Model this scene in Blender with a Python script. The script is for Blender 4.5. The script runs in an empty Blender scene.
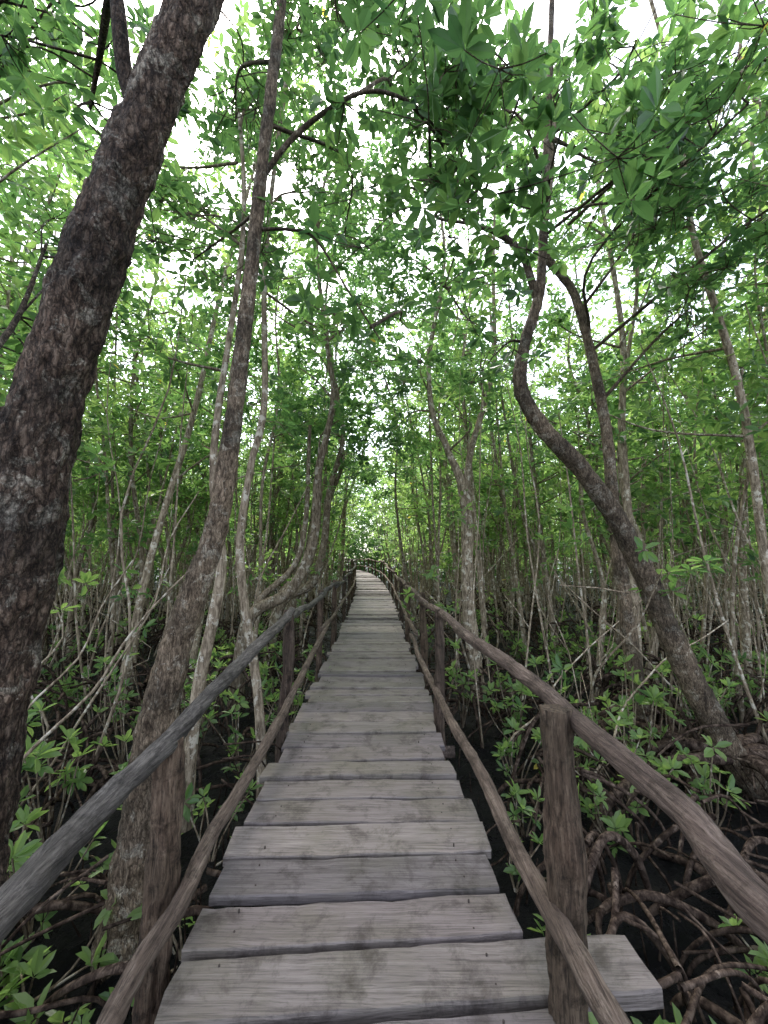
import bpy, math, random
import numpy as np
from mathutils import Vector, noise
random.seed(7); rng=np.random.default_rng(11)
scene=bpy.context.scene
GZ=-0.85

# ------------------------------------------------------------ materials
def newmat(name):
    m=bpy.data.materials.new(name); m.use_nodes=True
    nt=m.node_tree; nt.nodes.clear()
    return m,nt,nt.nodes.new('ShaderNodeOutputMaterial')
def ramp(nt,cols):
    r=nt.nodes.new('ShaderNodeValToRGB'); e=r.color_ramp.elements
    while len(e)<len(cols): e.new(0.5)
    for i,(p,c) in enumerate(cols):
        e[i].position=p; e[i].color=(*c,1)
    return r
def noise_n(nt,vec,scale,detail=6,rough=.6,dist=0):
    n=nt.nodes.new('ShaderNodeTexNoise'); n.inputs['Scale'].default_value=scale
    n.inputs['Detail'].default_value=detail; n.inputs['Roughness'].default_value=rough
    n.inputs['Distortion'].default_value=dist
    nt.links.new(vec,n.inputs['Vector']); return n
def mapping(nt,scale):
    tc=nt.nodes.new('ShaderNodeTexCoord'); mp=nt.nodes.new('ShaderNodeMapping')
    mp.inputs['Scale'].default_value=scale
    nt.links.new(tc.outputs['Object'],mp.inputs['Vector']); return mp.outputs[0],tc.outputs['Object']
def mix(nt,fac,a,b,mode='MIX'):
    m=nt.nodes.new('ShaderNodeMix'); m.data_type='RGBA'; m.blend_type=mode
    if isinstance(fac,(int,float)): m.inputs[0].default_value=fac
    else: nt.links.new(fac,m.inputs[0])
    for s,i in ((a,6),(b,7)):
        if isinstance(s,tuple): m.inputs[i].default_value=(*s,1)
        else: nt.links.new(s,m.inputs[i])
    return m.outputs[2]
def mathn(nt,op,a,b):
    m=nt.nodes.new('ShaderNodeMath'); m.operation=op
    for s,i in ((a,0),(b,1)):
        if isinstance(s,(int,float)): m.inputs[i].default_value=s
        else: nt.links.new(s,m.inputs[i])
    return m.outputs[0]
def tintn(nt):
    a=nt.nodes.new('ShaderNodeAttribute'); a.attribute_name='tint'; return a.outputs['Fac']
def bark(name,dark,mid,light,lichen,sc=(14,14,4),lich_amt=.62,bump=.6,bdist=.02,lsc=9,crack=.5,cw=.16):
    m,nt,out=newmat(name)
    v,o=mapping(nt,sc)
    n1=noise_n(nt,v,1.0,7,.75,.6)
    r1=ramp(nt,[(.38,dark),(.5,mid),(.62,light)]); nt.links.new(n1.outputs['Fac'],r1.inputs[0])
    n2=noise_n(nt,o,lsc,8,.75,.5)
    r2=ramp(nt,[(lich_amt,(0,0,0)),(lich_amt+.05,(1,1,1))]); nt.links.new(n2.outputs['Fac'],r2.inputs[0])
    n5=noise_n(nt,o,lsc*9,3,.7)
    r6=ramp(nt,[(.4,(.25,.25,.25)),(.6,(.95,.95,.95))]); nt.links.new(n5.outputs['Fac'],r6.inputs[0])
    lf=mathn(nt,'MULTIPLY',r2.outputs[0],r6.outputs[0])
    c=mix(nt,lf,r1.outputs[0],lichen)
    nd=noise_n(nt,v,1.2,4,.65)
    va=nt.nodes.new('ShaderNodeVectorMath'); va.operation='MULTIPLY_ADD'
    va.inputs[1].default_value=(1.6,1.6,1.6)
    nt.links.new(nd.outputs['Color'],va.inputs[0]); nt.links.new(v,va.inputs[2])
    vo=nt.nodes.new('ShaderNodeTexVoronoi'); vo.feature='DISTANCE_TO_EDGE'; vo.inputs['Scale'].default_value=1.3
    nt.links.new(va.outputs[0],vo.inputs['Vector'])
    rc=ramp(nt,[(0,(1-crack,)*3),(cw,(1,1,1))]); nt.links.new(vo.outputs['Distance'],rc.inputs[0])
    c=mix(nt,1.0,c,rc.outputs[0],'MULTIPLY')
    n3=noise_n(nt,o,2.2,5,.65)
    r3=ramp(nt,[(.38,(.5,.5,.5)),(.62,(1.35,1.32,1.28))]); nt.links.new(n3.outputs['Fac'],r3.inputs[0])
    c=mix(nt,1.0,c,r3.outputs[0],'MULTIPLY')
    t=tintn(nt); r4=ramp(nt,[(0,(.5,.48,.45)),(1,(1.5,1.45,1.4))]); nt.links.new(t,r4.inputs[0])
    c=mix(nt,1.0,c,r4.outputs[0],'MULTIPLY')
    b=nt.nodes.new('ShaderNodeBsdfPrincipled'); b.inputs['Roughness'].default_value=.85
    b.inputs['Specular IOR Level'].default_value=.25
    nt.links.new(c,b.inputs['Base Color'])
    h=mathn(nt,'ADD',mathn(nt,'MULTIPLY',mathn(nt,'MINIMUM',vo.outputs['Distance'],.3),1.2),n1.outputs['Fac'])
    bp=nt.nodes.new('ShaderNodeBump'); bp.inputs['Strength'].default_value=bump; bp.inputs['Distance'].default_value=bdist
    nt.links.new(h,bp.inputs['Height']); nt.links.new(bp.outputs[0],b.inputs['Normal'])
    nt.links.new(b.outputs[0],out.inputs[0]); return m
def bark_simple(name,dark,mid,light,lichen,sc,lich_amt,lsc):
    m,nt,out=newmat(name)
    v,o=mapping(nt,sc)
    n1=noise_n(nt,v,1.0,4,.72,.3)
    r1=ramp(nt,[(.36,dark),(.5,mid),(.64,light)]); nt.links.new(n1.outputs['Fac'],r1.inputs[0])
    n2=noise_n(nt,o,lsc,4,.7)
    r2=ramp(nt,[(lich_amt,(0,0,0)),(lich_amt+.06,(.8,.8,.8))]); nt.links.new(n2.outputs['Fac'],r2.inputs[0])
    c=mix(nt,r2.outputs[0],r1.outputs[0],lichen)
    t=tintn(nt); r4=ramp(nt,[(0,(.5,.48,.45)),(1,(1.45,1.4,1.35))]); nt.links.new(t,r4.inputs[0])
    c=mix(nt,1.0,c,r4.outputs[0],'MULTIPLY')
    b=nt.nodes.new('ShaderNodeBsdfDiffuse'); nt.links.new(c,b.inputs['Color'])
    nt.links.new(b.outputs[0],out.inputs[0]); return m
M_barkA=bark('bark_dark_reddish',(.040,.026,.020),(.155,.108,.084),(.29,.225,.18),(.50,.47,.41),(26,26,9),.535,1.0,.05,5,.75,.2)
M_barkB=bark('bark_brown',(.07,.052,.038),(.20,.155,.115),(.33,.27,.205),(.50,.47,.40),(40,40,12),.54,.9,.03,8,.6)
M_barkT=bark_simple('bark_thin',(.08,.064,.048),(.20,.165,.125),(.35,.30,.235),(.5,.48,.42),(34,34,8),.55,9)
M_root=bark_simple('root_muddy',(.012,.009,.008),(.040,.030,.025),(.10,.077,.063),(.16,.13,.11),(24,24,14),.62,10)

def leafmat(name,cols,rough=.36,tr=.47):
    m,nt,out=newmat(name)
    t=tintn(nt); r=ramp(nt,cols); nt.links.new(t,r.inputs[0])
    b=nt.nodes.new('ShaderNodeBsdfPrincipled'); b.inputs['Roughness'].default_value=rough
    b.inputs['Specular IOR Level'].default_value=.5
    nt.links.new(r.outputs[0],b.inputs['Base Color'])
    g=mix(nt,1.0,r.outputs[0],(3.1,2.9,2.2),'MULTIPLY')
    tl=nt.nodes.new('ShaderNodeBsdfTranslucent'); nt.links.new(g,tl.inputs['Color'])
    mx=nt.nodes.new('ShaderNodeMixShader'); mx.inputs[0].default_value=tr
    nt.links.new(b.outputs[0],mx.inputs[1]); nt.links.new(tl.outputs[0],mx.inputs[2])
    nt.links.new(mx.outputs[0],out.inputs[0]); return m
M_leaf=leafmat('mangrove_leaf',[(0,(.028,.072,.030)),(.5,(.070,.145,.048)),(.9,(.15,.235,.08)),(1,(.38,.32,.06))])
def wood(name,sc,dark,mid,light,moss,bump=.35,rough=.75,stain=7,fine=.5,smin=.45,bd=.012):
    m,nt,out=newmat(name)
    v,o=mapping(nt,sc)
    n1=noise_n(nt,v,1,8,.75,.3)
    r1=ramp(nt,[(.33,dark),(.5,mid),(.66,light)]); nt.links.new(n1.outputs['Fac'],r1.inputs[0])
    n2=noise_n(nt,o,2.2,5,.6)
    r2=ramp(nt,[(.45,(0,0,0)),(.62,(1,1,1))]); nt.links.new(n2.outputs['Fac'],r2.inputs[0])
    c=mix(nt,mathn(nt,'MULTIPLY',r2.outputs[0],.6),r1.outputs[0],moss)
    nf=noise_n(nt,v,4.0,5,.7,.2); rf=ramp(nt,[(.36,(fine,)*3),(.52,(1.05,1.05,1.05))]); nt.links.new(nf.outputs['Fac'],rf.inputs[0])
    c=mix(nt,1.0,c,rf.outputs[0],'MULTIPLY')
    t=tintn(nt); r4=ramp(nt,[(0,(.68,.68,.68)),(.3,(.86,.84,.88)),(.5,(1.02,.98,.97)),(.7,(1.06,1.06,.98)),(.9,(1.25,1.2,1.15)),(1,(1.9,1.6,1.1))]); nt.links.new(t,r4.inputs[0])
    c=mix(nt,1.0,c,r4.outputs[0],'MULTIPLY')
    n4=noise_n(nt,o,stain,7,.75,.3); r5=ramp(nt,[(.36,(smin,smin*.97,smin*.93)),(.50,(1,1,1))]); nt.links.new(n4.outputs['Fac'],r5.inputs[0])
    c=mix(nt,1.0,c,r5.outputs[0],'MULTIPLY')
    b=nt.nodes.new('ShaderNodeBsdfPrincipled'); b.inputs['Roughness'].default_value=rough
    b.inputs['Specular IOR Level'].default_value=.3
    nt.links.new(c,b.inputs['Base Color'])
    bp=nt.nodes.new('ShaderNodeBump'); bp.inputs['Strength'].default_value=bump; bp.inputs['Distance'].default_value=bd
    nt.links.new(mathn(nt,'ADD',n1.outputs['Fac'],mathn(nt,'MULTIPLY',nf.outputs['Fac'],.4)),bp.inputs['Height']); nt.links.new(bp.outputs[0],b.inputs['Normal'])
    nt.links.new(b.outputs[0],out.inputs[0]); return m
M_plank=wood('weathered_plank',(1.3,46,46),(.10,.086,.084),(.170,.148,.145),(.228,.202,.198),(.135,.122,.098),.5,.6,5,.62,.48,.010)
M_railL=wood('rail_log_grey',(50,3.0,50),(.03,.027,.026),(.115,.104,.10),(.24,.222,.21),(.08,.073,.065),1.0,bd=.03)
M_railR=wood('rail_log_brown',(50,3.0,50),(.045,.032,.026),(.16,.118,.098),(.31,.25,.21),(.12,.09,.073),1.0,bd=.03)
M_post=wood('post_log',(30,30,3),(.022,.014,.010),(.115,.078,.056),(.26,.20,.15),(.09,.07,.05),1.0,stain=12,fine=.35,smin=.3,bd=.04)

m,nt,out=newmat('black_mud')
v,o=mapping(nt,(1,1,1))
n1=noise_n(nt,o,2.5,6,.65); n2=noise_n(nt,o,24,5,.7)
r=ramp(nt,[(.35,(.003,.003,.004)),(.6,(.006,.006,.007)),(.80,(.022,.019,.016))]); nt.links.new(n1.outputs['Fac'],r.inputs[0])
r2=ramp(nt,[(.3,(.5,.5,.5)),(.72,(1.8,1.7,1.5))]); nt.links.new(n2.outputs['Fac'],r2.inputs[0])
c=mix(nt,1.0,r.outputs[0],r2.outputs[0],'MULTIPLY')
b=nt.nodes.new('ShaderNodeBsdfPrincipled'); nt.links.new(c,b.inputs['Base Color'])
b.inputs['Specular IOR Level'].default_value=.25
rr=ramp(nt,[(.4,(.16,.16,.16)),(.6,(.55,.55,.55))]); nt.links.new(n1.outputs['Fac'],rr.inputs[0])
nt.links.new(rr.outputs[0],b.inputs['Roughness'])
bp=nt.nodes.new('ShaderNodeBump'); bp.inputs['Strength'].default_value=1.0; bp.inputs['Distance'].default_value=.08
nt.links.new(n2.outputs['Fac'],bp.inputs['Height']); nt.links.new(bp.outputs[0],b.inputs['Normal'])
nt.links.new(b.outputs[0],out.inputs[0]); M_mud=m

# ------------------------------------------------------------ mesh builder
class B:
    def __init__(s): s.v=[];s.f=[];s.m=[];s.t=[];s.sm=[];s.n=0
    def add(s,v,f,mat,tint,smooth=True):
        v=np.asarray(v,float); f=np.asarray(f,np.int64)
        s.v.append(v); s.f.append(f+s.n); s.n+=len(v)
        s.m.append(np.full(len(f),mat)); s.sm.append(np.full(len(f),smooth))
        s.t.append(np.full(len(f),tint) if np.isscalar(tint) else tint)
    def build(s,name,mats,parent=None,origin=(0,0,0)):
        v=np.concatenate(s.v)-np.array(origin); f=np.concatenate(s.f)
        me=bpy.data.meshes.new(name); me.vertices.add(len(v)); me.vertices.foreach_set('co',v.ravel())
        me.loops.add(f.size); me.loops.foreach_set('vertex_index',f.ravel().astype(np.int32))
        me.polygons.add(len(f)); me.polygons.foreach_set('loop_start',(np.arange(len(f))*4).astype(np.int32))
        me.polygons.foreach_set('material_index',np.concatenate(s.m).astype(np.int32))
        me.polygons.foreach_set('use_smooth',np.concatenate(s.sm).astype(bool))
        a=me.attributes.new('tint','FLOAT','FACE'); a.data.foreach_set('value',np.concatenate(s.t).astype(np.float32))
        for q in mats: me.materials.append(q)
        me.update(calc_edges=True)
        ob=bpy.data.objects.new(name,me); ob.location=origin; scene.collection.objects.link(ob)
        if parent: ob.parent=parent
        return ob
def smooth_path(P,R,sub):
    P=np.asarray(P,float); R=np.asarray(R,float)
    if len(P)<3 or sub<2:
        if sub>=2:
            t=np.linspace(0,1,sub+1)[:,None]; return P[0]*(1-t)+P[1]*t, R[0]*(1-t[:,0])+R[1]*t[:,0]
        return P,R
    E=np.vstack([2*P[0]-P[1],P,2*P[-1]-P[-2]]); out=[];ro=[]
    for i in range(len(P)-1):
        p0,p1,p2,p3=E[i:i+4]
        t=np.linspace(0,1,sub,endpoint=False)[:,None]
        out.append(.5*((2*p1)+(-p0+p2)*t+(2*p0-5*p1+4*p2-p3)*t**2+(-p0+3*p1-3*p2+p3)*t**3))
        ro.append(R[i]*(1-t[:,0])+R[i+1]*t[:,0])
    out.append(P[-1:]);ro.append(R[-1:])
    return np.vstack(out),np.concatenate(ro)
def tube(b,P,R,sides=6,sub=3,mat=0,tint=.5,disp=0,dfreq=(8,8,3),cap=False,smooth=True,low=.8):
    P,R=smooth_path(P,R,sub)
    T=np.gradient(P,axis=0); T/=np.linalg.norm(T,axis=1)[:,None]+1e-9
    if cap:
        P=np.vstack([P[0],P[0],P,P[-1],P[-1]]); T=np.vstack([T[0],T[0],T,T[-1],T[-1]])
        R=np.concatenate([[R[0]*.03,R[0]*.93],R,[R[-1]*.93,R[-1]*.03]])
    mean=T.mean(0); ref=np.array([1.,0,0]) if abs(mean[0])<.8*np.linalg.norm(mean)+1e-9 else np.array([0,0,1.])
    U=np.cross(T,ref); U/=np.linalg.norm(U,axis=1)[:,None]+1e-9
    V=np.cross(T,U)
    a=np.linspace(0,2*np.pi,sides,endpoint=False)
    rad=np.repeat(R[:,None],sides,1)
    D=np.cos(a)[None,:,None]*U[:,None,:]+np.sin(a)[None,:,None]*V[:,None,:]
    if disp:
        base=P[:,None,:]+D*rad[:,:,None]
        for i in range(len(P)):
            for j in range(sides):
                q=base[i,j]
                n=noise.fractal(Vector((q[0]*dfreq[0],q[1]*dfreq[1],q[2]*dfreq[2])),.8,2.1,4)
                n2=noise.noise(Vector((q[0]*2.9,q[1]*2.9,q[2]*2.9)))
                rad[i,j]*=1+disp*n+disp*low*n2
    X=P[:,None,:]+D*rad[:,:,None]
    n=len(P); i=np.arange(n-1)[:,None]*sides; j=np.arange(sides)[None,:]; k=(j+1)%sides
    F=np.stack([i+j,i+k,i+sides+k,i+sides+j],-1).reshape(-1,4)
    b.add(X.reshape(-1,3),F,mat,tint,smooth)
def norm(a): return a/(np.linalg.norm(a,axis=-1,keepdims=True)+1e-9)
def leaves(b,C,scale,tint,mat=1,nl=8,L=.12,up=1.0,elev=(-30,45)):
    C=np.asarray(C,float); N=len(C)
    if N==0: return
    scale=np.broadcast_to(scale,(N,)); tint=np.broadcast_to(tint,(N,))
    n=norm(rng.normal(0,.45,(N,3))+np.array([0,0,up]))
    e1=norm(np.cross(n,rng.normal(size=(N,3)))); e2=np.cross(n,e1)
    az=(np.arange(nl)/nl*2*np.pi)[None,:]+rng.uniform(-.35,.35,(N,nl))
    el=np.radians(rng.uniform(elev[0],elev[1],(N,nl)))
    d=np.cos(el)[...,None]*(np.cos(az)[...,None]*e1[:,None]+np.sin(az)[...,None]*e2[:,None])+np.sin(el)[...,None]*n[:,None]
    s=norm(np.cross(d,n[:,None]+rng.normal(0,.25,(N,nl,3)))); u=np.cross(s,d)
    ll=(L*scale)[:,None]*rng.uniform(.7,1.18,(N,nl)); ll=ll*np.where(rng.random((N,nl))<.15,.45,1.0)
    w=ll*rng.uniform(.18,.235,(N,nl))
    prof=[(.10,0,0),(.45,.95,.25),(.8,.80,.12),(1.05,0,-.4),(.8,-.80,.12),(.45,-.95,.25)]
    vs=[C[:,None]+d*(ll*p)[...,None]+s*(w*q)[...,None]+u*(w*r)[...,None] for p,q,r in prof]
    V=np.stack(vs,2).reshape(-1,3)
    i=np.arange(N*nl)[:,None]*6
    F=np.concatenate([i+np.array([[0,1,2,3]]),i+np.array([[0,3,4,5]])],1).reshape(-1,4)
    t=np.clip(tint[:,None]+rng.normal(0,.13,(N,nl)),0,.9)
    t[rng.random((N,nl))<.001]=1
    b.add(V,F,mat,np.repeat(t.ravel(),2),False)

def rv(s): return rng.normal(0,s,3)
def clump(b,start,centre,rad,n,scale=1.0,tint=.4,r0=.02,sides=5,twigs=True,bm=0,dens=1.25):
    start=np.array(start,float); centre=np.array(centre,float)
    n=int(n*dens)
    mid=(start+centre)/2+rv(.12*np.linalg.norm(centre-start))*np.array([1,1,.4])+np.array([0,0,.08])
    tube(b,[start,mid,centre],[r0,r0*.7,r0*.4],sides,5,bm,.3)
    rad=np.array(rad if hasattr(rad,'__len__') else (rad,rad,rad*.6))
    k=max(3,n//6)
    hubs=centre+rng.normal(0,.5,(k,3))*rad
    j=rng.integers(0,k,n)
    C=hubs[j]+rng.normal(0,.17,(n,3))*np.array([1,1,.6])
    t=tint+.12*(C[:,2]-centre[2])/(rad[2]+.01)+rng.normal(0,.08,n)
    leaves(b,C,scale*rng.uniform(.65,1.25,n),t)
    if twigs:
        BP,_=smooth_path([start,mid,centre],[1,1,1],6)
        for h in hubs:
            q0=BP[rng.integers(len(BP)//2,len(BP))]
            q=(q0+h)/2+rv(.10)
            tube(b,[q0,q,h],[r0*.32,r0*.25,r0*.18],4,4,bm,.3)
        for c,jj in zip(C,j): tube(b,[hubs[jj],(hubs[jj]+c)/2-np.array([0,0,.02]),c],[.005,.004,.003],3,2,bm,.4)
def stilt(b,base,n,r,spread,hgt,mat=2,sides=6):
    for k in range(n):
        a=rng.uniform(0,2*np.pi); s=spread*rng.uniform(.5,1.15); h=hgt*rng.uniform(.35,1)
        d=np.array([math.cos(a),math.sin(a),0]); p0=np.array([base[0],base[1],GZ+h])
        p1=p0+d*s*.45+np.array([0,0,-h*.12])+rv(.04); p2=p0+d*s*.85; p2[2]=GZ+h*.4; p3=p0+d*s; p3[2]=GZ-.08
        tube(b,[p0,p1,p2,p3],[r,r*.85,r*.7,r*.6],sides,4,mat,rng.uniform(.3,1.0))

# ------------------------------------------------------------ path line
def xc(y): return -.13-.021*(y-2)-.004*max(0,y-12)**2
def zd(y): return .6*(1-math.exp(-(max(0,y-7)/13)**2))
XCV=np.vectorize(xc)

# ------------------------------------------------------------ boardwalk
walk=bpy.data.objects.new('boardwalk',None); scene.collection.objects.link(walk)
pb=B()
def plank(b,y0,wd,xl,xr,z,yaw,th=.042,tint=.5,nx=26):
    c=xc(y0)
    xs=np.linspace(xl,xr,nx+1)
    prof=[(-.5,-1),(-.5,-.16),(-.48,0),(0,.0),(.48,0),(.5,-.16),(.5,-1)]
    sag=rng.normal(0,.004); tw=rng.normal(0,.012); ph=rng.uniform(0,50)
    V=[]; ce=math.cos(yaw);se=math.sin(yaw)
    for i,x in enumerate(xs):
        for (p,q) in prof:
            e=noise.noise(Vector((x*4,ph,p*3)))*.008+noise.noise(Vector((x*19,ph,p*3)))*.003
            yy=p*wd+ (e if abs(p)>.4 else 0)
            chip=-.010*max(0,noise.noise(Vector((x*9,ph+9,p*3)))) if abs(p)>.4 and q>-.5 else 0
            xx=x+(noise.noise(Vector((p*7,ph,x)))*.02 if i in(0,nx) else 0)
            V.append((c+xx*ce-yy*se, y0+xx*se+yy*ce, z+q*th+tw*p+sag*(1-(x/.7)**2)+chip+.002*noise.noise(Vector((x*3,ph,p*4)))))
    V=np.array(V); m=len(prof); F=[]
    for i in range(nx):
        for j in range(m): k=(j+1)%m; F.append((i*m+j,(i+1)*m+j,(i+1)*m+k,i*m+k))
    for e,r_ in ((0,0),(nx,1)):
        o=e*m
        for q in ((0,1,5,6),(1,2,3,5),(2,3,4,5)):
            F.append(tuple(o+x for x in (q if not r_ else q[::-1])))
    b.add(V,F,0,tint,False)
ys=[1.59+.235*i for i in range(-12,155)]
nb_=B()
for i,y in enumerate(ys):
    idx=i-12
    wd=.217+rng.uniform(-.016,.009)
    yaw=math.radians(2.2*math.exp(-max(0,y-1.5)/2)+rng.normal(0,.7))
    xl=-.67+rng.normal(0,.024); xr=.68+rng.normal(0,.024); t=float(np.clip(rng.normal(.5,.25),.0,.9))
    th=.042; z=zd(y)+rng.normal(0,.005)
    if idx==0: xr=1.10; yaw=math.radians(3.8); th=.06; wd=.215;xl=-.64;t=.6
    if idx==-1: xr=.72; yaw=math.radians(3.2)
    if idx==1: xl=-.66;yaw=math.radians(3.2);t=.5
    plank(pb,y,wd,xl,xr,z,yaw,th,t)
    if y<9:
        for sx in (-.5,.5):
            for sy in (-.05,.055):
                px=xc(y)+sx+rng.normal(0,.02); py=y+sx*math.sin(yaw)+sy+rng.normal(0,.012)
                tube(nb_,[(px,py,z-.02),(px,py,z+.004)],[.004,.004],8,1,0,.0,cap=True)
pb.build('deck_planks',[M_plank],walk)
M_nail,nt,out=newmat('rusty_nail'); bb=nt.nodes.new('ShaderNodeBsdfPrincipled'); bb.inputs['Base Color'].default_value=(.035,.024,.02,1); bb.inputs['Roughness'].default_value=.7
nt.links.new(bb.outputs[0],out.inputs[0])
nb_.build('nails',[M_nail],walk)
sb=B()
for off in (-.5,.5):
    P=[(xc(y)+off,y,zd(y)-.125) for y in np.arange(-1.2,38.5,1.0)]
    tube(sb,P,[.055]*len(P),8,2,0,.3,cap=True)
for y in np.arange(1.46,38,2.2):
    tube(sb,[(xc(y)-.8,y+.06,zd(y)-.22),(xc(y)+.8,y+.06,zd(y)-.22)],[.05,.05],8,2,0,.3,cap=True)
sb.build('support_beams',[M_railR],walk)

def rail(name,P,R,mat,tint=.5,d=.15,wob=.008):
    P,R=smooth_path(P,R,3); P=P.copy(); P[1:-1]+=rng.normal(0,wob,(len(P)-2,3))*np.array([1,0,1])
    R=R*(1+rng.normal(0,.04,len(R)))
    b=B(); tube(b,P,R,28,14,0,tint,disp=d,dfreq=(26,10,26),cap=True,low=.4)
    return b.build(name,[mat],railing)
def post(name,p0,p1,r,tint=.5,d=.26):
    b=B(); p0=np.array(p0);p1=np.array(p1); q=(p0+p1)/2+np.array([rng.normal(0,.018),rng.normal(0,.01),0])
    q2=p0*.25+p1*.75+np.array([rng.normal(0,.012),0,0])
    tube(b,[p0,q,q2,p1],[r*1.12,r,r*.95,r*.84],36,26,0,tint,disp=d,dfreq=(30,30,5),cap=True,low=.6)
    return b.build(name,[M_post],railing)
railing=bpy.data.objects.new('log_railing',None); scene.collection.objects.link(railing)
post('post',(-.87,1.74,GZ-.2),(-.925,1.76,.74),.064,.9,.32)
post('post',(-.875,3.6,GZ-.2),(-.87,3.6,1.05),.05,.3)
rail('top_rail',[(-1.0,-.6,.50),(-.98,.5,.55),(-.96,1.1,.63),(-.915,1.74,.745),(-.87,2.7,.90),(-.845,3.62,1.04)],[.050,.047,.045,.042,.039,.036],M_railL,.6)
rail('lower_rail',[(-.80,.1,.10),(-.81,1.0,.13),(-.815,1.7,.165),(-.80,2.6,.25),(-.815,3.6,.33),(-.84,5.0,.44),(-.87,6.2,.52)],[.034,.034,.035,.033,.031,.03,.028],M_railR,.8,wob=.005)
ysl=[3.6,5.9,8.1,10.3,12.6,14.8,17.0,19.4,21.8,24.2,26.8,29.4,32,34.6,37]
for a,bq in zip(ysl[:-1],ysl[1:]):
    za=zd(a)+.98+rng.normal(0,.03); zb=zd(bq)+.98+rng.normal(0,.03)
    post('post',(xc(bq)-.77,bq,GZ-.1),(xc(bq)-.77+rng.normal(0,.03),bq,zb+.06),.043+rng.uniform(0,.014),rng.uniform(.2,.7))
    m_=(a+bq)/2
    rail('top_rail',[(xc(a)-.70,a-.25,za),(xc(m_)-.72+rng.normal(0,.03),m_,(za+zb)/2+rng.normal(0,.03)),(xc(bq)-.70,bq+.15,zb)],[.038,.036,.032],M_railL,rng.uniform(.3,.8))
    if a>5: rail('lower_rail',[(xc(a)-.70,a-.15,zd(a)+.5),(xc(m_)-.70,m_,(zd(a)+zd(bq))/2+.48+rng.normal(0,.03)),(xc(bq)-.70,bq+.15,zd(bq)+.5)],[.03,.03,.027],M_railR,rng.uniform(.4,.9))
post('post',(.60,1.47,GZ-.2),(.615,1.46,.97),.056,.9,.34)
post('post',(.535,3.8,GZ-.2),(.53,3.8,1.03),.047,.35)
rail('top_rail',[(.61,-.6,.87),(.63,.3,.90),(.655,.75,.92),(.69,1.46,.945),(.62,2.6,.965),(.56,3.8,.99),(.52,5.0,.98),(.50,6.1,.98)],[.038,.036,.034,.034,.035,.035,.033,.032],M_railR,.5)
rail('lower_rail',[(.62,.2,.34),(.60,1.0,.335),(.555,1.5,.33),(.52,2.6,.32),(.475,3.8,.30),(.43,5.0,.33),(.41,6.1,.36)],[.032,.032,.033,.032,.031,.03,.03],M_railR,.8)
ysr=[3.8,6.0,8.2,10.4,12.7,15,17.2,19.6,22,24.4,27,29.6,32.2,34.8,37.2]
for i,(a,bq) in enumerate(zip(ysr[:-1],ysr[1:])):
    za=zd(a)+.96+rng.normal(0,.03); zb=zd(bq)+.96+rng.normal(0,.03)
    post('post',(xc(bq)+.76,bq,GZ-.1),(xc(bq)+.76+rng.normal(0,.03),bq,zb+.06),.043+rng.uniform(0,.012),rng.uniform(.2,.7))
    m_=(a+bq)/2
    if i>0:
        rail('top_rail',[(xc(a)+.70,a-.2,za),(xc(m_)+.71+rng.normal(0,.03),m_,(za+zb)/2+rng.normal(0,.03)),(xc(bq)+.70,bq+.2,zb)],[.037,.035,.033],M_railR,rng.uniform(.3,.8))
        rail('lower_rail',[(xc(a)+.69,a-.15,zd(a)+.42),(xc(m_)+.69,m_,(zd(a)+zd(bq))/2+.42+rng.normal(0,.03)),(xc(bq)+.69,bq+.15,zd(bq)+.42)],[.03,.03,.027],M_railR,rng.uniform(.4,.9))

# ------------------------------------------------------------ ground
g=np.concatenate([-np.geomspace(400,14,18),np.linspace(-13,13,200),np.geomspace(14,400,18)])
gy=np.concatenate([-np.geomspace(400,4,14),np.linspace(-3,30,240),np.geomspace(31,500,18)])
X,Y=np.meshgrid(g,gy)
Z=np.empty_like(X)
for i in range(X.shape[0]):
    for j in range(X.shape[1]):
        Z[i,j]=GZ+.09*noise.noise(Vector((X[i,j]*.7,Y[i,j]*.7,0)))+.07*noise.noise(Vector((X[i,j]*2.6,Y[i,j]*2.6,3)))+.06*noise.noise(Vector((X[i,j]*6,Y[i,j]*6,7)))
b=B(); nx=len(g); i=np.arange(len(gy)-1)[:,None]*nx; j=np.arange(nx-1)[None,:]
b.add(np.stack([X,Y,Z],-1).reshape(-1,3),np.stack([i+j,i+j+1,i+nx+j+1,i+nx+j],-1).reshape(-1,4),0,.5)
b.build('mud_ground',[M_mud])

MATS=[M_barkT,M_leaf,M_root]
# ------------------------------------------------------------ hero trees
b=B()
tube(b,[(-1.97,1.9,GZ-.1),(-1.93,1.9,-.2),(-1.893,1.9,.42),(-1.857,1.9,.85),(-1.809,1.9,1.31),(-1.78,1.9,1.80),(-1.724,1.9,2.32),(-1.623,1.9,2.88),(-1.488,1.9,3.48),(-1.314,1.9,4.12),(-1.127,1.9,4.81),(-.85,2.0,5.8),(-.5,2.2,7.4),(-.3,2.4,9)],
     [.24,.185,.160,.154,.153,.164,.144,.137,.130,.125,.12,.11,.085,.05],80,32,0,.5,disp=.14,dfreq=(18,18,7),low=1.0)
tube(b,[(-1.40,1.9,4.0),(-1.47,1.85,4.25),(-1.50,1.8,4.6),(-1.62,1.8,5.2)],[.05,.042,.036,.03],12,6,0,.05,disp=.1)
tube(b,[(-1.75,1.86,1.80),(-1.92,1.80,1.86),(-2.08,1.74,1.95),(-2.2,1.7,2.1)],[.10,.075,.06,.05],14,8,0,.2,disp=.15)
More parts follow.
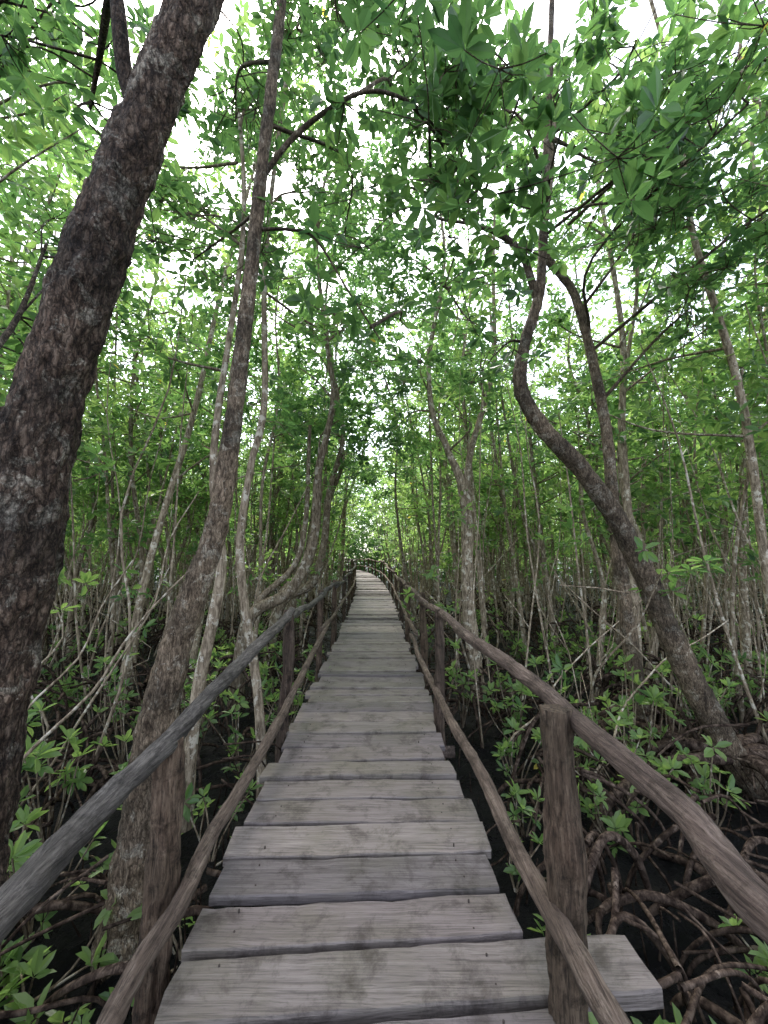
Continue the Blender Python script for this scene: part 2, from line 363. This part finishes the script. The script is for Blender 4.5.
for c,s,n in [((-2.3,2.6,5.0),(-1.55,1.8,4.9),30),((-2.9,3.0,4.2),(-2.2,1.7,2.1),26),((-1.6,2.6,6.2),(-.9,2.0,5.7),38),((-.6,2.9,7.2),(-.7,2.1,6.4),40),((-3.0,2.4,5.6),(-1.6,1.8,5.2),34),((-.2,3.2,8.3),(-.5,2.2,7.3),40),((-3.0,3.2,3.3),(-2.2,1.7,2.1),20),((-.7,3.6,8.8),(-.4,2.3,8.2),40)]:
    clump(b,s,c,(1.0,.9,.6),n,1.1,.30,.03)
b.build('mangrove_tree',[M_barkA,M_leaf,M_root])
b=B()
tube(b,[(-1.60,2.7,GZ-.1),(-1.585,2.7,-.7),(-1.554,2.7,-.34),(-1.516,2.7,.27),(-1.414,2.7,.90),(-1.32,2.7,1.23),(-1.17,2.7,1.77),(-1.085,2.7,2.66),(-1.024,2.7,3.62),(-.97,2.7,4.58),(-.897,2.7,5.71),(-.85,2.7,6.5),(-.8,2.8,8.3)],
     [.19,.155,.138,.118,.10,.09,.074,.06,.052,.047,.042,.038,.03],40,24,0,.65,disp=.14,dfreq=(20,20,9))
tube(b,[(-.975,2.7,4.5),(-.677,2.7,4.93),(-.197,2.75,5.36),(.2,2.8,5.35),(.5,2.9,5.15)],[.024,.02,.016,.013,.01],8,8,0,.15,disp=.1)
tube(b,[(-.99,2.7,4.05),(-.75,2.7,4.05),(-.535,2.7,3.97),(-.26,2.75,3.54),(-.03,2.8,3.2)],[.014,.012,.010,.008,.006],8,8,0,.15,disp=.1)
for c,s,n in [((.55,3.0,5.1),(.2,2.8,5.35),22),((.1,3.4,6.1),(-.2,2.75,5.36),22),((-1.6,3.6,6.2),(-.9,2.7,5.6),36),((-.5,3.6,7.4),(-.85,2.7,6.5),44),((.15,3.4,3.75),(-.1,2.8,3.3),12),((-1.8,3.3,4.3),(-1.0,2.7,4.2),20),((-.5,4.4,5.6),(-.95,2.7,5.0),30),((.3,4.2,7.4),(-.8,2.8,7.6),44),((-1.3,4.4,7.6),(-.8,2.8,7.6),44)]:
    clump(b,s,c,(.9,.8,.5),n,1.05,.32,.018)
b.build('mangrove_tree',[M_barkB,M_leaf,M_root])
b=B()
tube(b,[(3.85,4.1,GZ-.12),(3.72,4.1,-.80),(3.51,4.1,-.50),(3.24,4.1,.04),(2.97,4.1,.69),(2.74,4.1,1.35),(2.5,4.1,1.91),(2.155,4.1,2.47),(1.775,4.1,2.92),(1.53,4.1,3.39),(1.60,4.1,3.93),(1.80,4.1,4.6),(1.92,4.1,5.76),(2.04,4.1,7.15),(2.16,4.1,8.65)],
     [.14,.13,.122,.117,.112,.108,.10,.094,.086,.076,.064,.055,.048,.042,.033],36,18,0,.5,disp=.15,dfreq=(18,18,10))
tube(b,[(1.76,4.1,4.5),(1.6,4.05,5.0),(1.365,4.05,5.25),(1.01,4.0,5.35)],[.045,.04,.036,.02],10,8,0,.4,disp=.1)
tube(b,[(1.0,4.0,5.35),(.5,3.6,5.3),(.1,3.2,5.0)],[.02,.014,.01],8,8,0,.2)
for c,s,n,sc_ in [((.75,2.7,4.4),(1.0,4.0,5.35),30,1.4),((.35,2.6,4.9),(.5,3.6,5.3),26,1.4),((1.1,2.6,5.2),(1.05,4.0,5.35),30,1.4),((1.7,3.0,5.6),(1.9,4.1,5.5),24,1.3),((.5,3.0,3.8),(.9,3.9,4.6),24,1.3),((2.8,3.6,5.2),(1.9,4.1,5.5),44,1.2),((1.3,4.3,3.9),(1.6,4.1,3.95),14,1.1),((3.1,4.0,6.3),(2.0,4.1,6.6),50,1.15),((1.6,4.2,7.4),(2.04,4.1,7.15),50,1.1),((2.5,3.2,6.6),(2.0,4.1,6.6),44,1.15),((.9,4.0,6.6),(1.95,4.1,6.0),44,1.1),((2.4,2.9,5.2),(1.9,4.1,5.3),28,1.3),((.3,3.4,6.4),(1.0,4.0,5.4),34,1.15)]:
    clump(b,s,c,(.9,.7,.5),n,sc_,.30,.02)
for k in range(20):
    a=rng.uniform(-.6,2.2*np.pi)
    p0=np.array([3.5,4.1,-.45]); d=np.array([math.cos(a),math.sin(a)*.8,0]); s=rng.uniform(.6,1.9)
    p1=p0+d*s*.5+np.array([0,0,.06]); p3=p0+d*s; p3[2]=GZ-.08; p2=p0+d*s*.85; p2[2]=-.6
    tube(b,[p0,p1,p2,p3],[.06,.05,.042,.035],10,7,2,rng.uniform(.8,1),disp=.12)
b.build('mangrove_tree',[M_barkB,M_leaf,M_root])
b=B()
tube(b,[(3.2,4.9,GZ-.1),(3.155,4.9,-.63),(3.03,4.9,.53),(2.955,4.9,1.99),(2.925,4.9,3.2),(2.787,4.9,4.33),(2.6,4.9,5.2),(2.25,4.9,5.83),(2.4,4.9,7.0),(2.53,4.9,8.25)],
     [.11,.10,.088,.078,.068,.06,.054,.048,.042,.035],24,14,0,.65,disp=.14)
for c,s,n in [((3.4,4.6,6.0),(2.7,4.9,4.9),46),((3.8,4.4,4.6),(2.9,4.9,3.6),40),((2.1,5.0,6.8),(2.3,4.9,6.0),46),((4.2,4.6,7.2),(2.5,4.9,7.6),54),((4.1,3.6,5.2),(2.8,4.9,4.3),60),((3.3,3.0,5.6),(2.8,4.9,4.6),52),((4.2,3.2,6.6),(2.6,4.9,6.2),54),((3.0,5.4,8.3),(2.5,4.9,8),50)]:
    clump(b,s,c,(1.1,.9,.6),n,1.15,.30,.025)
stilt(b,(3.15,4.9),9,.032,.9,.9)
b.build('mangrove_tree',[M_barkB,M_leaf,M_root])
b=B()
tube(b,[(3.77,6,GZ-.1),(3.83,6,1.5),(3.84,6,3.58),(3.97,6,5.3),(3.8,6.1,8.5)],[.075,.065,.055,.045,.03],14,14,0,.9,disp=.1)
for c,s,n in [((4.6,5.9,6.5),(3.9,6,5),56),((3.4,6.2,7.6),(3.85,6,7),60),((5.2,5.4,5.2),(3.9,6,4.2),50),((2.9,6.3,5.8),(3.9,6,5),36),((4.2,6.6,8.8),(3.8,6.1,8.3),56)]:
    clump(b,s,c,(1.2,1,.7),n,1.15,.38,.022,twigs=False)
stilt(b,(3.8,6),7,.028,.9,.9)
b.build('mangrove_tree',MATS)
b=B()
tube(b,[(1.68,7,GZ-.1),(1.62,7,-.6),(1.5,7,.79),(1.49,7,2.59),(1.2,7,3.53),(.91,7,4.3),(.89,7,5.5),(1.2,7,7.4),(1.1,7,9.0)],[.17,.13,.115,.10,.06,.05,.045,.035,.02],20,14,0,.85,disp=.14)
tube(b,[(1.49,7,2.5),(1.62,7,3.5),(2.1,7,5.2),(2.2,7.1,7.2),(2.3,7.1,9)],[.08,.06,.045,.035,.02],12,10,0,.7,disp=.1)
for c,s,n in [((.6,6.8,5.2),(.9,7,4.6),50),((1.9,6.8,5.6),(1.9,7,4.6),50),((1.0,7,7.0),(1.1,7,6.4),60),((2.6,7,7),(2.2,7,6.2),60),((1.3,6.5,4.0),(1.2,7,3.5),18),((.2,7.2,4.0),(.92,7,4.3),30),((-.3,7.2,5.4),(.9,7,5.2),50),((.2,7.0,7.6),(1.1,7,7),60),((.6,7,9.2),(1.1,7,8.6),70),((2.2,7,9.0),(2.3,7.1,8.6),60),((-.8,7.4,8.6),(1.1,7,8),60)]:
    clump(b,s,c,(1.2,1.1,.65),n,1.2,.40,.022,twigs=False)
stilt(b,(1.62,7),8,.03,.8,.9)
b.build('mangrove_tree',MATS)
b=B()
tube(b,[(-1.15,4,GZ-.1),(-1.24,4,.13),(-1.484,4,1.5),(-1.42,4,2.45),(-1.3,4,3.2),(-1.35,4,5.0),(-1.2,4.1,7.6),(-1.0,4.2,9)],[.055,.048,.043,.038,.034,.03,.022,.015],12,14,0,.8,disp=.12)
for c,s,n in [((-1.9,4.3,4.9),(-1.35,4,4.5),34),((-.8,4.6,6.4),(-1.3,4,5.6),40),((-2.6,4.6,6.0),(-1.3,4,5.2),44),((-1.7,4.8,3.5),(-1.3,4,3.2),18),((-.6,5.0,4.6),(-1.35,4,4.5),26),((-.8,4.6,8.8),(-1.1,4.1,8.2),50),((-2.0,4.8,7.8),(-1.2,4.1,7.4),50)]:
    clump(b,s,c,(1,.9,.5),n,1.08,.38,.018)
b.build('mangrove_tree',MATS)
b=B()
tube(b,[(-1.75,3.7,GZ-.1),(-1.72,3.7,.2),(-1.55,3.7,1.4),(-1.68,3.7,2.6),(-1.5,3.7,5.0),(-1.7,3.8,7)],[.06,.055,.05,.035,.025,.02],12,14,0,.85,disp=.12)
for c,s,n in [((-2.3,3.9,5.4),(-1.5,3.7,4.8),34),((-1.6,4.1,6.9),(-1.6,3.7,6.2),40),((-2.7,4.2,3.9),(-1.6,3.7,3.4),28),((-3.2,4.2,6.4),(-1.6,3.7,5.8),40)]:
    clump(b,s,c,(1,.9,.5),n,1.08,.42,.018)
b.build('mangrove_tree',MATS)
for (yy_,dx) in ((6.5,0),(8.6,-.15),(10.5,-.3)):
    b=B()
    P=np.array([(-2.39,0,GZ-.1),(-2.12,0,.52),(-1.56,0,1.0),(-1.25,0,1.83),(-1.1,0,3.04),(-.9,0,4.3),(-1.0,0,5.4),(-1.2,0,7.5),(-1.0,0,9.6)])
    P[:,0]+=dx; P[:,1]=yy_; P[1:,:2]+=rng.normal(0,.06,(8,2))
    tube(b,P,[.12,.10,.09,.08,.065,.05,.04,.03,.02],14,12,0,.35,disp=.12)
    tube(b,[P[0],P[0]+[.15,.3,1.6],P[0]+[.9,.4,2.6],P[0]+[1.0,.5,5]],[.07,.06,.05,.03],10,10,0,.5,disp=.1)
    for c,s,n in [((-.7,yy_,4.0),P[4],76),((-1.5,yy_,4.9),P[5],60),((-.4,yy_,6.2),P[6],66),((-2.4,yy_,6.6),P[6],56),((-1.0,yy_,7.9),P[7],70),((-.4,yy_+.5,9.4),P[8],70),((.1,yy_+.6,7.4),P[7],50),((-1.9,yy_,9.2),P[8],60)]:
        clump(b,s,(c[0]+dx,c[1],c[2]),(1.2,1.1,.65),n,1.2,.28,.022,twigs=False)
    stilt(b,P[0][:2],7,.03,.7,.9)
    b.build('mangrove_tree',MATS)

# ------------------------------------------------------------ generic trees
def corridor(C):
    dx=np.abs(C[:,0]-XCV(C[:,1]))
    lim=np.where(C[:,1]<9,3.4,2.4)
    return (dx<1.0)&(C[:,2]<lim)&(C[:,1]<36)
def gtree(b,x,y,h,r,nb,ncl,scale,lod,tint,f0=.34):
    lean=rng.normal(0,.6,2); n=5
    if abs(x-xc(y))<4: lean[0]-=np.sign(x-xc(y))*.5
    P=[np.array([x,y,GZ-.1])]
    for k in range(1,n+1):
        f=k/n; P.append(np.array([x+lean[0]*f*1.2+rng.normal(0,.13+.08*f),y+lean[1]*f+rng.normal(0,.12),GZ+h*f]))
    R=[r*(1-.7*k/n) for k in range(n+1)]; R[0]*=1.25
    bt=rng.uniform(.4,1)
    tube(b,P,R,(4,6,9)[lod],(2,4,7)[lod],0,bt,disp=.1 if lod==2 else 0)
    if rng.random()<.45:
        a=rng.uniform(0,6.28); p0=P[1]; d=np.array([math.cos(a),math.sin(a),0])
        tube(b,[p0,p0+d*.5+[0,0,h*.15],p0+d*.9+[0,0,h*.5],p0+d*1.1+[0,0,h*.75]],[r*.7,r*.6,r*.4,r*.2],(4,5,8)[lod],(2,3,5)[lod],0,bt)
    PP,_=smooth_path(P,R,4)
    cs=[];ts=[]
    for k in range(nb):
        f=rng.uniform(f0,1)**.9; s=PP[min(len(PP)-1,int(f*(len(PP)-1)))]
        a=rng.uniform(0,2*np.pi); L=rng.uniform(.5,1.8)*(1.2-.4*f)
        e=s+np.array([math.cos(a)*L,math.sin(a)*L,rng.uniform(.1,.9)])
        if abs(e[0]-xc(e[1]))<.9 and e[2]<3.0: continue
        mid=(s+e)/2+rv(.1)
        tube(b,[s,mid,e],[r*.3,r*.22,r*.1],(3,4,5)[lod],(1,2,4)[lod],0,bt*.6)
        m_=int(ncl*rng.uniform(.4,1.6))
        t=rng.uniform(.3,1.05,m_)[:,None]
        c=s*(1-t)+e*t+rng.normal(0,1,(m_,3))*np.array([.33,.33,.2])
        cs.append(c); ts.append(np.full(m_,tint+rng.normal(0,.15))+.1*rng.normal(0,1,m_))
    if cs:
        C=np.concatenate(cs); T=np.concatenate(ts)
        ok=~corridor(C)
        leaves(b,C[ok],scale*rng.uniform(.7,1.25,ok.sum()),T[ok],nl=(6,7,8)[lod])
pts=[]
def ok(x,y,d):
    if abs(x-xc(y))<1.45 : return False
    return all((x-a)**2+(y-c)**2>d*d for a,c in pts)
pts+=[(3.7,4.1),(3.15,4.9),(3.8,6),(1.62,7),(-1.6,2.7),(-1.95,1.9),(-1.2,4),(-1.75,3.7),(-2.4,6.5),(-2.5,8.6),(-2.7,10.5)]
ntree=0;tries=0
while ntree<114 and tries<12000:
    tries+=1
    y=rng.uniform(2.4,15); x=rng.uniform(-12,12)
    if y<6 and abs(x)<3.4: continue
    if y<6.5 and 0<x<4.6: continue
    if abs(x)>3.5+y: continue
    if not ok(x,y,.8): continue
    pts.append((x,y)); ntree+=1
    b=B(); gtree(b,x,y,rng.uniform(7.5,12),rng.uniform(.03,.07),14,13,1.2+.028*y,2 if y<8 else 1,.46+.012*y,.31)  # leaf tint lightens with distance, haze put into the colour
    stilt(b,(x,y),rng.integers(4,8),.022,.75,rng.uniform(.4,1.2))
    b.build('mangrove_tree',MATS)
b=B(); nd=0;tries=0
while nd<620 and tries<20000:
    tries+=1
    y=rng.uniform(14,50); x=rng.uniform(-1,1)*(8+y*.95)
    if y<37 and abs(x-xc(y))<1.4: continue
    nd+=1
    far=y>24
    gtree(b,x,y,rng.uniform(8,13.5),rng.uniform(.04,.085),11 if not far else 9,9 if far else 11,1.7+(y-14)*.05,0,.62+.006*y,.25)  # farther crowns get paler leaves, painted haze instead of a volume
    if y<24: stilt(b,(x,y),4,.03,.8,1.0,sides=4)
b.build('distant_mangrove_trees',MATS)
b=B(); N=7000
y=9+rng.random(N)**.8*34; x=rng.uniform(-1,1,N)*(4+y*.95)
z=GZ+1.2+rng.random(N)**.7*4.0
C=np.stack([x,y,z],-1)
keep=(np.abs(x-XCV(y))>1.35)
pn=np.array([noise.noise(Vector((p[0]*.5,p[1]*.5,p[2]*.7))) for p in C])
keep&=(pn>-.02)
C=C[keep]; leaves(b,C,1.1+.045*C[:,1],np.clip(.55+.01*C[:,1]+rng.normal(0,.12,len(C)),0,.9),nl=6)  # tint rises with distance too, same painted haze
b.build('undergrowth_foliage',MATS)
b=B(); N=15000
C=np.stack([rng.uniform(-80,80,N),rng.uniform(42,58,N),GZ+rng.uniform(0,1,N)**.9*15],-1)
leaves(b,C,5.0*rng.uniform(.8,1.2,N),.62+rng.normal(0,.12,N),nl=6,mat=1)  # pale leaf tint stands in for haze on the far belt
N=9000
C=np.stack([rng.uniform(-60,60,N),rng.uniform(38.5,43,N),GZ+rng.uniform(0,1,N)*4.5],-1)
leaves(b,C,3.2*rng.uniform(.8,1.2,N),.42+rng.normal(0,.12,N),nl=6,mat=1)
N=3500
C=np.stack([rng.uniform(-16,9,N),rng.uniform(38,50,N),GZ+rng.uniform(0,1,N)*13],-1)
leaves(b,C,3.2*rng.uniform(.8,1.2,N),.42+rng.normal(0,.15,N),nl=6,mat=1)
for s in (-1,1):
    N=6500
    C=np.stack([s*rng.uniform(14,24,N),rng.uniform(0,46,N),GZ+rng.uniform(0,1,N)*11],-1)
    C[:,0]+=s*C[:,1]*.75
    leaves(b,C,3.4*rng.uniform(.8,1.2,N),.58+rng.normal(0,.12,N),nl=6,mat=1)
b.build('forest_background',MATS)

# ------------------------------------------------------------ thin poles
b=B()
for k in range(700):
    y=rng.uniform(4.2,32); x=rng.uniform(-1,1)*(3+y*.9)
    if abs(x-xc(y))<1.3: continue
    h=rng.uniform(1.8,6.5); l=rng.normal(0,.55,2)
    r=rng.uniform(.008,.022)*(1+y*.03)
    P=[np.array((x+l[0]*f+rng.normal(0,.09),y+l[1]*f,GZ-.05+h*f)) for f in (0,.25,.5,.75,1)]
    tt=rng.uniform(.7,1.0)
    tube(b,P,[r,r*.9,r*.75,r*.6,r*.35],4,3,0,tt)
    for q in range(rng.integers(0,3)):
        s=P[rng.integers(1,4)]; tube(b,[s,s+rv(.2)+[0,0,.35],s+rv(.45)+[0,0,.9]],[r*.55,r*.4,r*.25],4,2,0,tt)
    if rng.random()<.6:
        C=P[-1]+rng.normal(0,.25,(6,3)); leaves(b,C,1.1+.04*y,rng.uniform(.5,.8))
b.build('sapling_thicket',MATS)
b=B()
for k in range(640):
    y=1.2+rng.random()**.9*17; x=rng.choice([-1,1])*rng.uniform(1.0,3+y*.8)+xc(y)
    if abs(x-xc(y))<.95: continue
    if x<0 and y<3.2 and rng.random()<.5: continue
    stilt(b,(x,y),int(rng.integers(2,5)),rng.uniform(.008,.026),rng.uniform(.4,1.2),rng.uniform(.25,1.0),sides=6)
for k in range(86):
    side=1 if k<56 else -1
    x0=rng.uniform(1.3,5.0); y0=rng.uniform(1.7,5.2)
    if x0<.8*y0*.35+.9: continue
    a=rng.uniform(0,2*np.pi); s=rng.uniform(.5,1.5); h=rng.uniform(.12,.55)
    d=np.array([math.cos(a),math.sin(a)*.7,0]); r=rng.uniform(.014,.036)
    q0=np.array([x0,y0,GZ-.05]); q4=q0+d*s
    if q4[0]<.95: q4[0]=.95+rng.uniform(0,.3)
    if side<0:
        q0[0]=-q0[0]-.25; q4[0]=-q4[0]-.25; r*=.7
    P=[q0,q0*.8+q4*.2+[0,0,h*.75],q0*.5+q4*.5+[0,0,h]+rv(.05),q0*.15+q4*.85+[0,0,h*.5],q4]
    tube(b,P,[r*.8,r,r,r*.9,r*.7],9,6,2,rng.uniform(.6,1.0),disp=.12)
    if rng.random()<.6:
        p=P[2]; d2=rv(1); d2[2]=0; d2/=np.linalg.norm(d2)+1e-6
        e=p+d2*.4; e[2]=GZ-.05
        tube(b,[p,p+d2*.22-[0,0,.05],e],[r*.6,r*.5,r*.4],7,5,2,rng.uniform(.6,1.0))
for k in range(3200):
    y=rng.uniform(.8,12); x=rng.uniform(-1,1)*(2.5+y*.9)
    if abs(x-xc(y))<.8: continue
    h=rng.uniform(.05,.3); q=np.array([x,y,GZ-.05])
    tube(b,[q,q+[rng.normal(0,.04),rng.normal(0,.04),h]],[.009,.004],4,1,2,rng.uniform(.1,.7))
b.build('stilt_roots',MATS)
b=B()
for P in ([(-2.6,2.7,-.2),(-1.9,2.9,.9),(-1.35,3.1,1.7)],[(-3.2,3.6,-.7),(-2.4,3.7,.6),(-1.9,3.9,2.2)],[(1.3,4.6,-.7),(2.0,4.7,.1),(3.4,5.0,1.1)],[(1.9,3.9,-.6),(2.8,4.3,.25),(4.0,4.6,.8)],[(3.9,4.5,-.5),(3.3,4.6,.1),(2.2,5.0,1.3)],[(-3.0,3.0,-.8),(-2.7,3.2,.3),(-2.2,3.4,1.5)]):
    P=np.array(P,float); P,_=smooth_path(P,[1]*len(P),3); P[1:-1]+=rng.normal(0,.03,(len(P)-2,3))
    tube(b,P,np.linspace(.013,.006,len(P)),7,3,0,.8)
b.build('fallen_branches',MATS)

def seedling(x,y,h,n,scale,tint):
    b=B(); base=np.array([x,y,GZ-.03])
    for k in range(n):
        tip=base+np.array([rng.normal(0,.18),rng.normal(0,.14),h*rng.uniform(.45,1.05)])
        tube(b,[base,(base+tip)/2+rv(.03),tip],[.009,.007,.005],5,4,0,.4)
        leaves(b,tip[None],scale*rng.uniform(.75,1.1),tint+rng.normal(0,.08),elev=(-5,60))
        if rng.random()<.6: leaves(b,(base*.35+tip*.65+rv(.05))[None],scale*.8,tint-.1,elev=(-20,40))
    b.build('mangrove_seedling',MATS,origin=(x,y,GZ))
for a in [(-2.55,2.4,.75,9,1.2,.88),(-2.2,2.7,.6,8,1.15,.88),(-2.9,2.9,1.0,9,1.2,.82),(-1.95,2.35,.35,6,1.1,.88),(-1.75,2.2,.25,5,1.1,.88),(-2.7,3.4,1.1,9,1.2,.82),(-3.3,3.0,.9,9,1.2,.78),(-2.0,3.3,.5,8,1.1,.82),(-3.6,3.6,1.0,9,1.2,.78),(-1.5,1.75,.2,4,1.0,.86),(-2.3,3.9,.7,8,1.1,.78),
          (-1.35,3.3,.5,6,1.0,.78),(-1.6,4.6,.8,7,1.1,.72),(-2.9,4.6,1.2,8,1.1,.72),(-1.2,2.6,.3,5,.9,.82),(-1.15,2.1,.2,3,.9,.82),(-1.3,5.4,.8,7,1,.72),
          (2.3,3.9,.9,12,1.15,.88),(2.6,4.3,1.3,13,1.15,.88),(2.0,4.2,.7,10,1.1,.86),(1.9,3.5,.5,8,1.1,.85),(2.9,3.7,.8,9,1.1,.82),(1.4,4.3,.7,8,1.0,.76),(1.2,3.6,.4,6,1.0,.76),(3.1,4.5,1.5,10,1.1,.78),(1.7,5.2,1.0,9,1.1,.75),
          (1.35,1.62,.28,7,1.0,.9),(1.6,1.5,.26,7,1.05,.9),(1.75,1.75,.3,7,1.0,.88),(1.25,1.9,.25,5,1.0,.9),(1.1,2.6,.3,4,1.0,.78),(1.5,1.35,.2,6,1.0,.9),(1.85,1.55,.25,7,1,.9),(.95,3.1,.3,4,.95,.78),(4.0,5.2,1.2,9,1.2,.78),(4.6,4.4,1.3,9,1.2,.72),(2.1,2.3,.3,5,1,.82)]:
    seedling(*a)
for k in range(125):
    y=rng.uniform(4.3,15); x=rng.choice([-1,1])*rng.uniform(1.2,2+y*.8)+xc(y)
    seedling(x,y,rng.uniform(.3,1.3),int(rng.integers(5,10)),1.2,rng.uniform(.62,.86))

# ------------------------------------------------------------ light, sky
EL,AZ=math.radians(62),math.radians(-20)
w=bpy.data.worlds.new('World'); scene.world=w; w.use_nodes=True; nt=w.node_tree
sky=nt.nodes.new('ShaderNodeTexSky'); sky.sky_type='NISHITA'; sky.sun_disc=False
sky.sun_elevation=EL; sky.sun_rotation=AZ; sky.dust_density=3.0; sky.air_density=1.0
hs=nt.nodes.new('ShaderNodeHueSaturation'); hs.inputs['Saturation'].default_value=.48; hs.inputs['Value'].default_value=4.8
nt.links.new(sky.outputs[0],hs.inputs['Color'])
bg=nt.nodes['Background']; bg.inputs['Strength'].default_value=.15
nt.links.new(hs.outputs[0],bg.inputs['Color'])
sl=bpy.data.lights.new('sun','SUN'); sl.energy=5; sl.angle=math.radians(12); sl.color=(1,.95,.88)
so=bpy.data.objects.new('sun',sl); scene.collection.objects.link(so)
d=Vector((math.sin(AZ)*math.cos(EL),math.cos(AZ)*math.cos(EL),math.sin(EL)))
so.rotation_euler=(-d).to_track_quat('-Z','Y').to_euler()

cam=bpy.data.cameras.new('camera'); co=bpy.data.objects.new('camera',cam); scene.collection.objects.link(co)
cam.sensor_fit='VERTICAL'; cam.sensor_height=24; cam.lens=9.023; cam.clip_start=.05; cam.clip_end=2000
co.location=(0,0,1.5); co.rotation_euler=(math.radians(97.1),0,0); scene.camera=co
scene.view_settings.view_transform='Standard'; scene.view_settings.look='None'; scene.view_settings.exposure=0
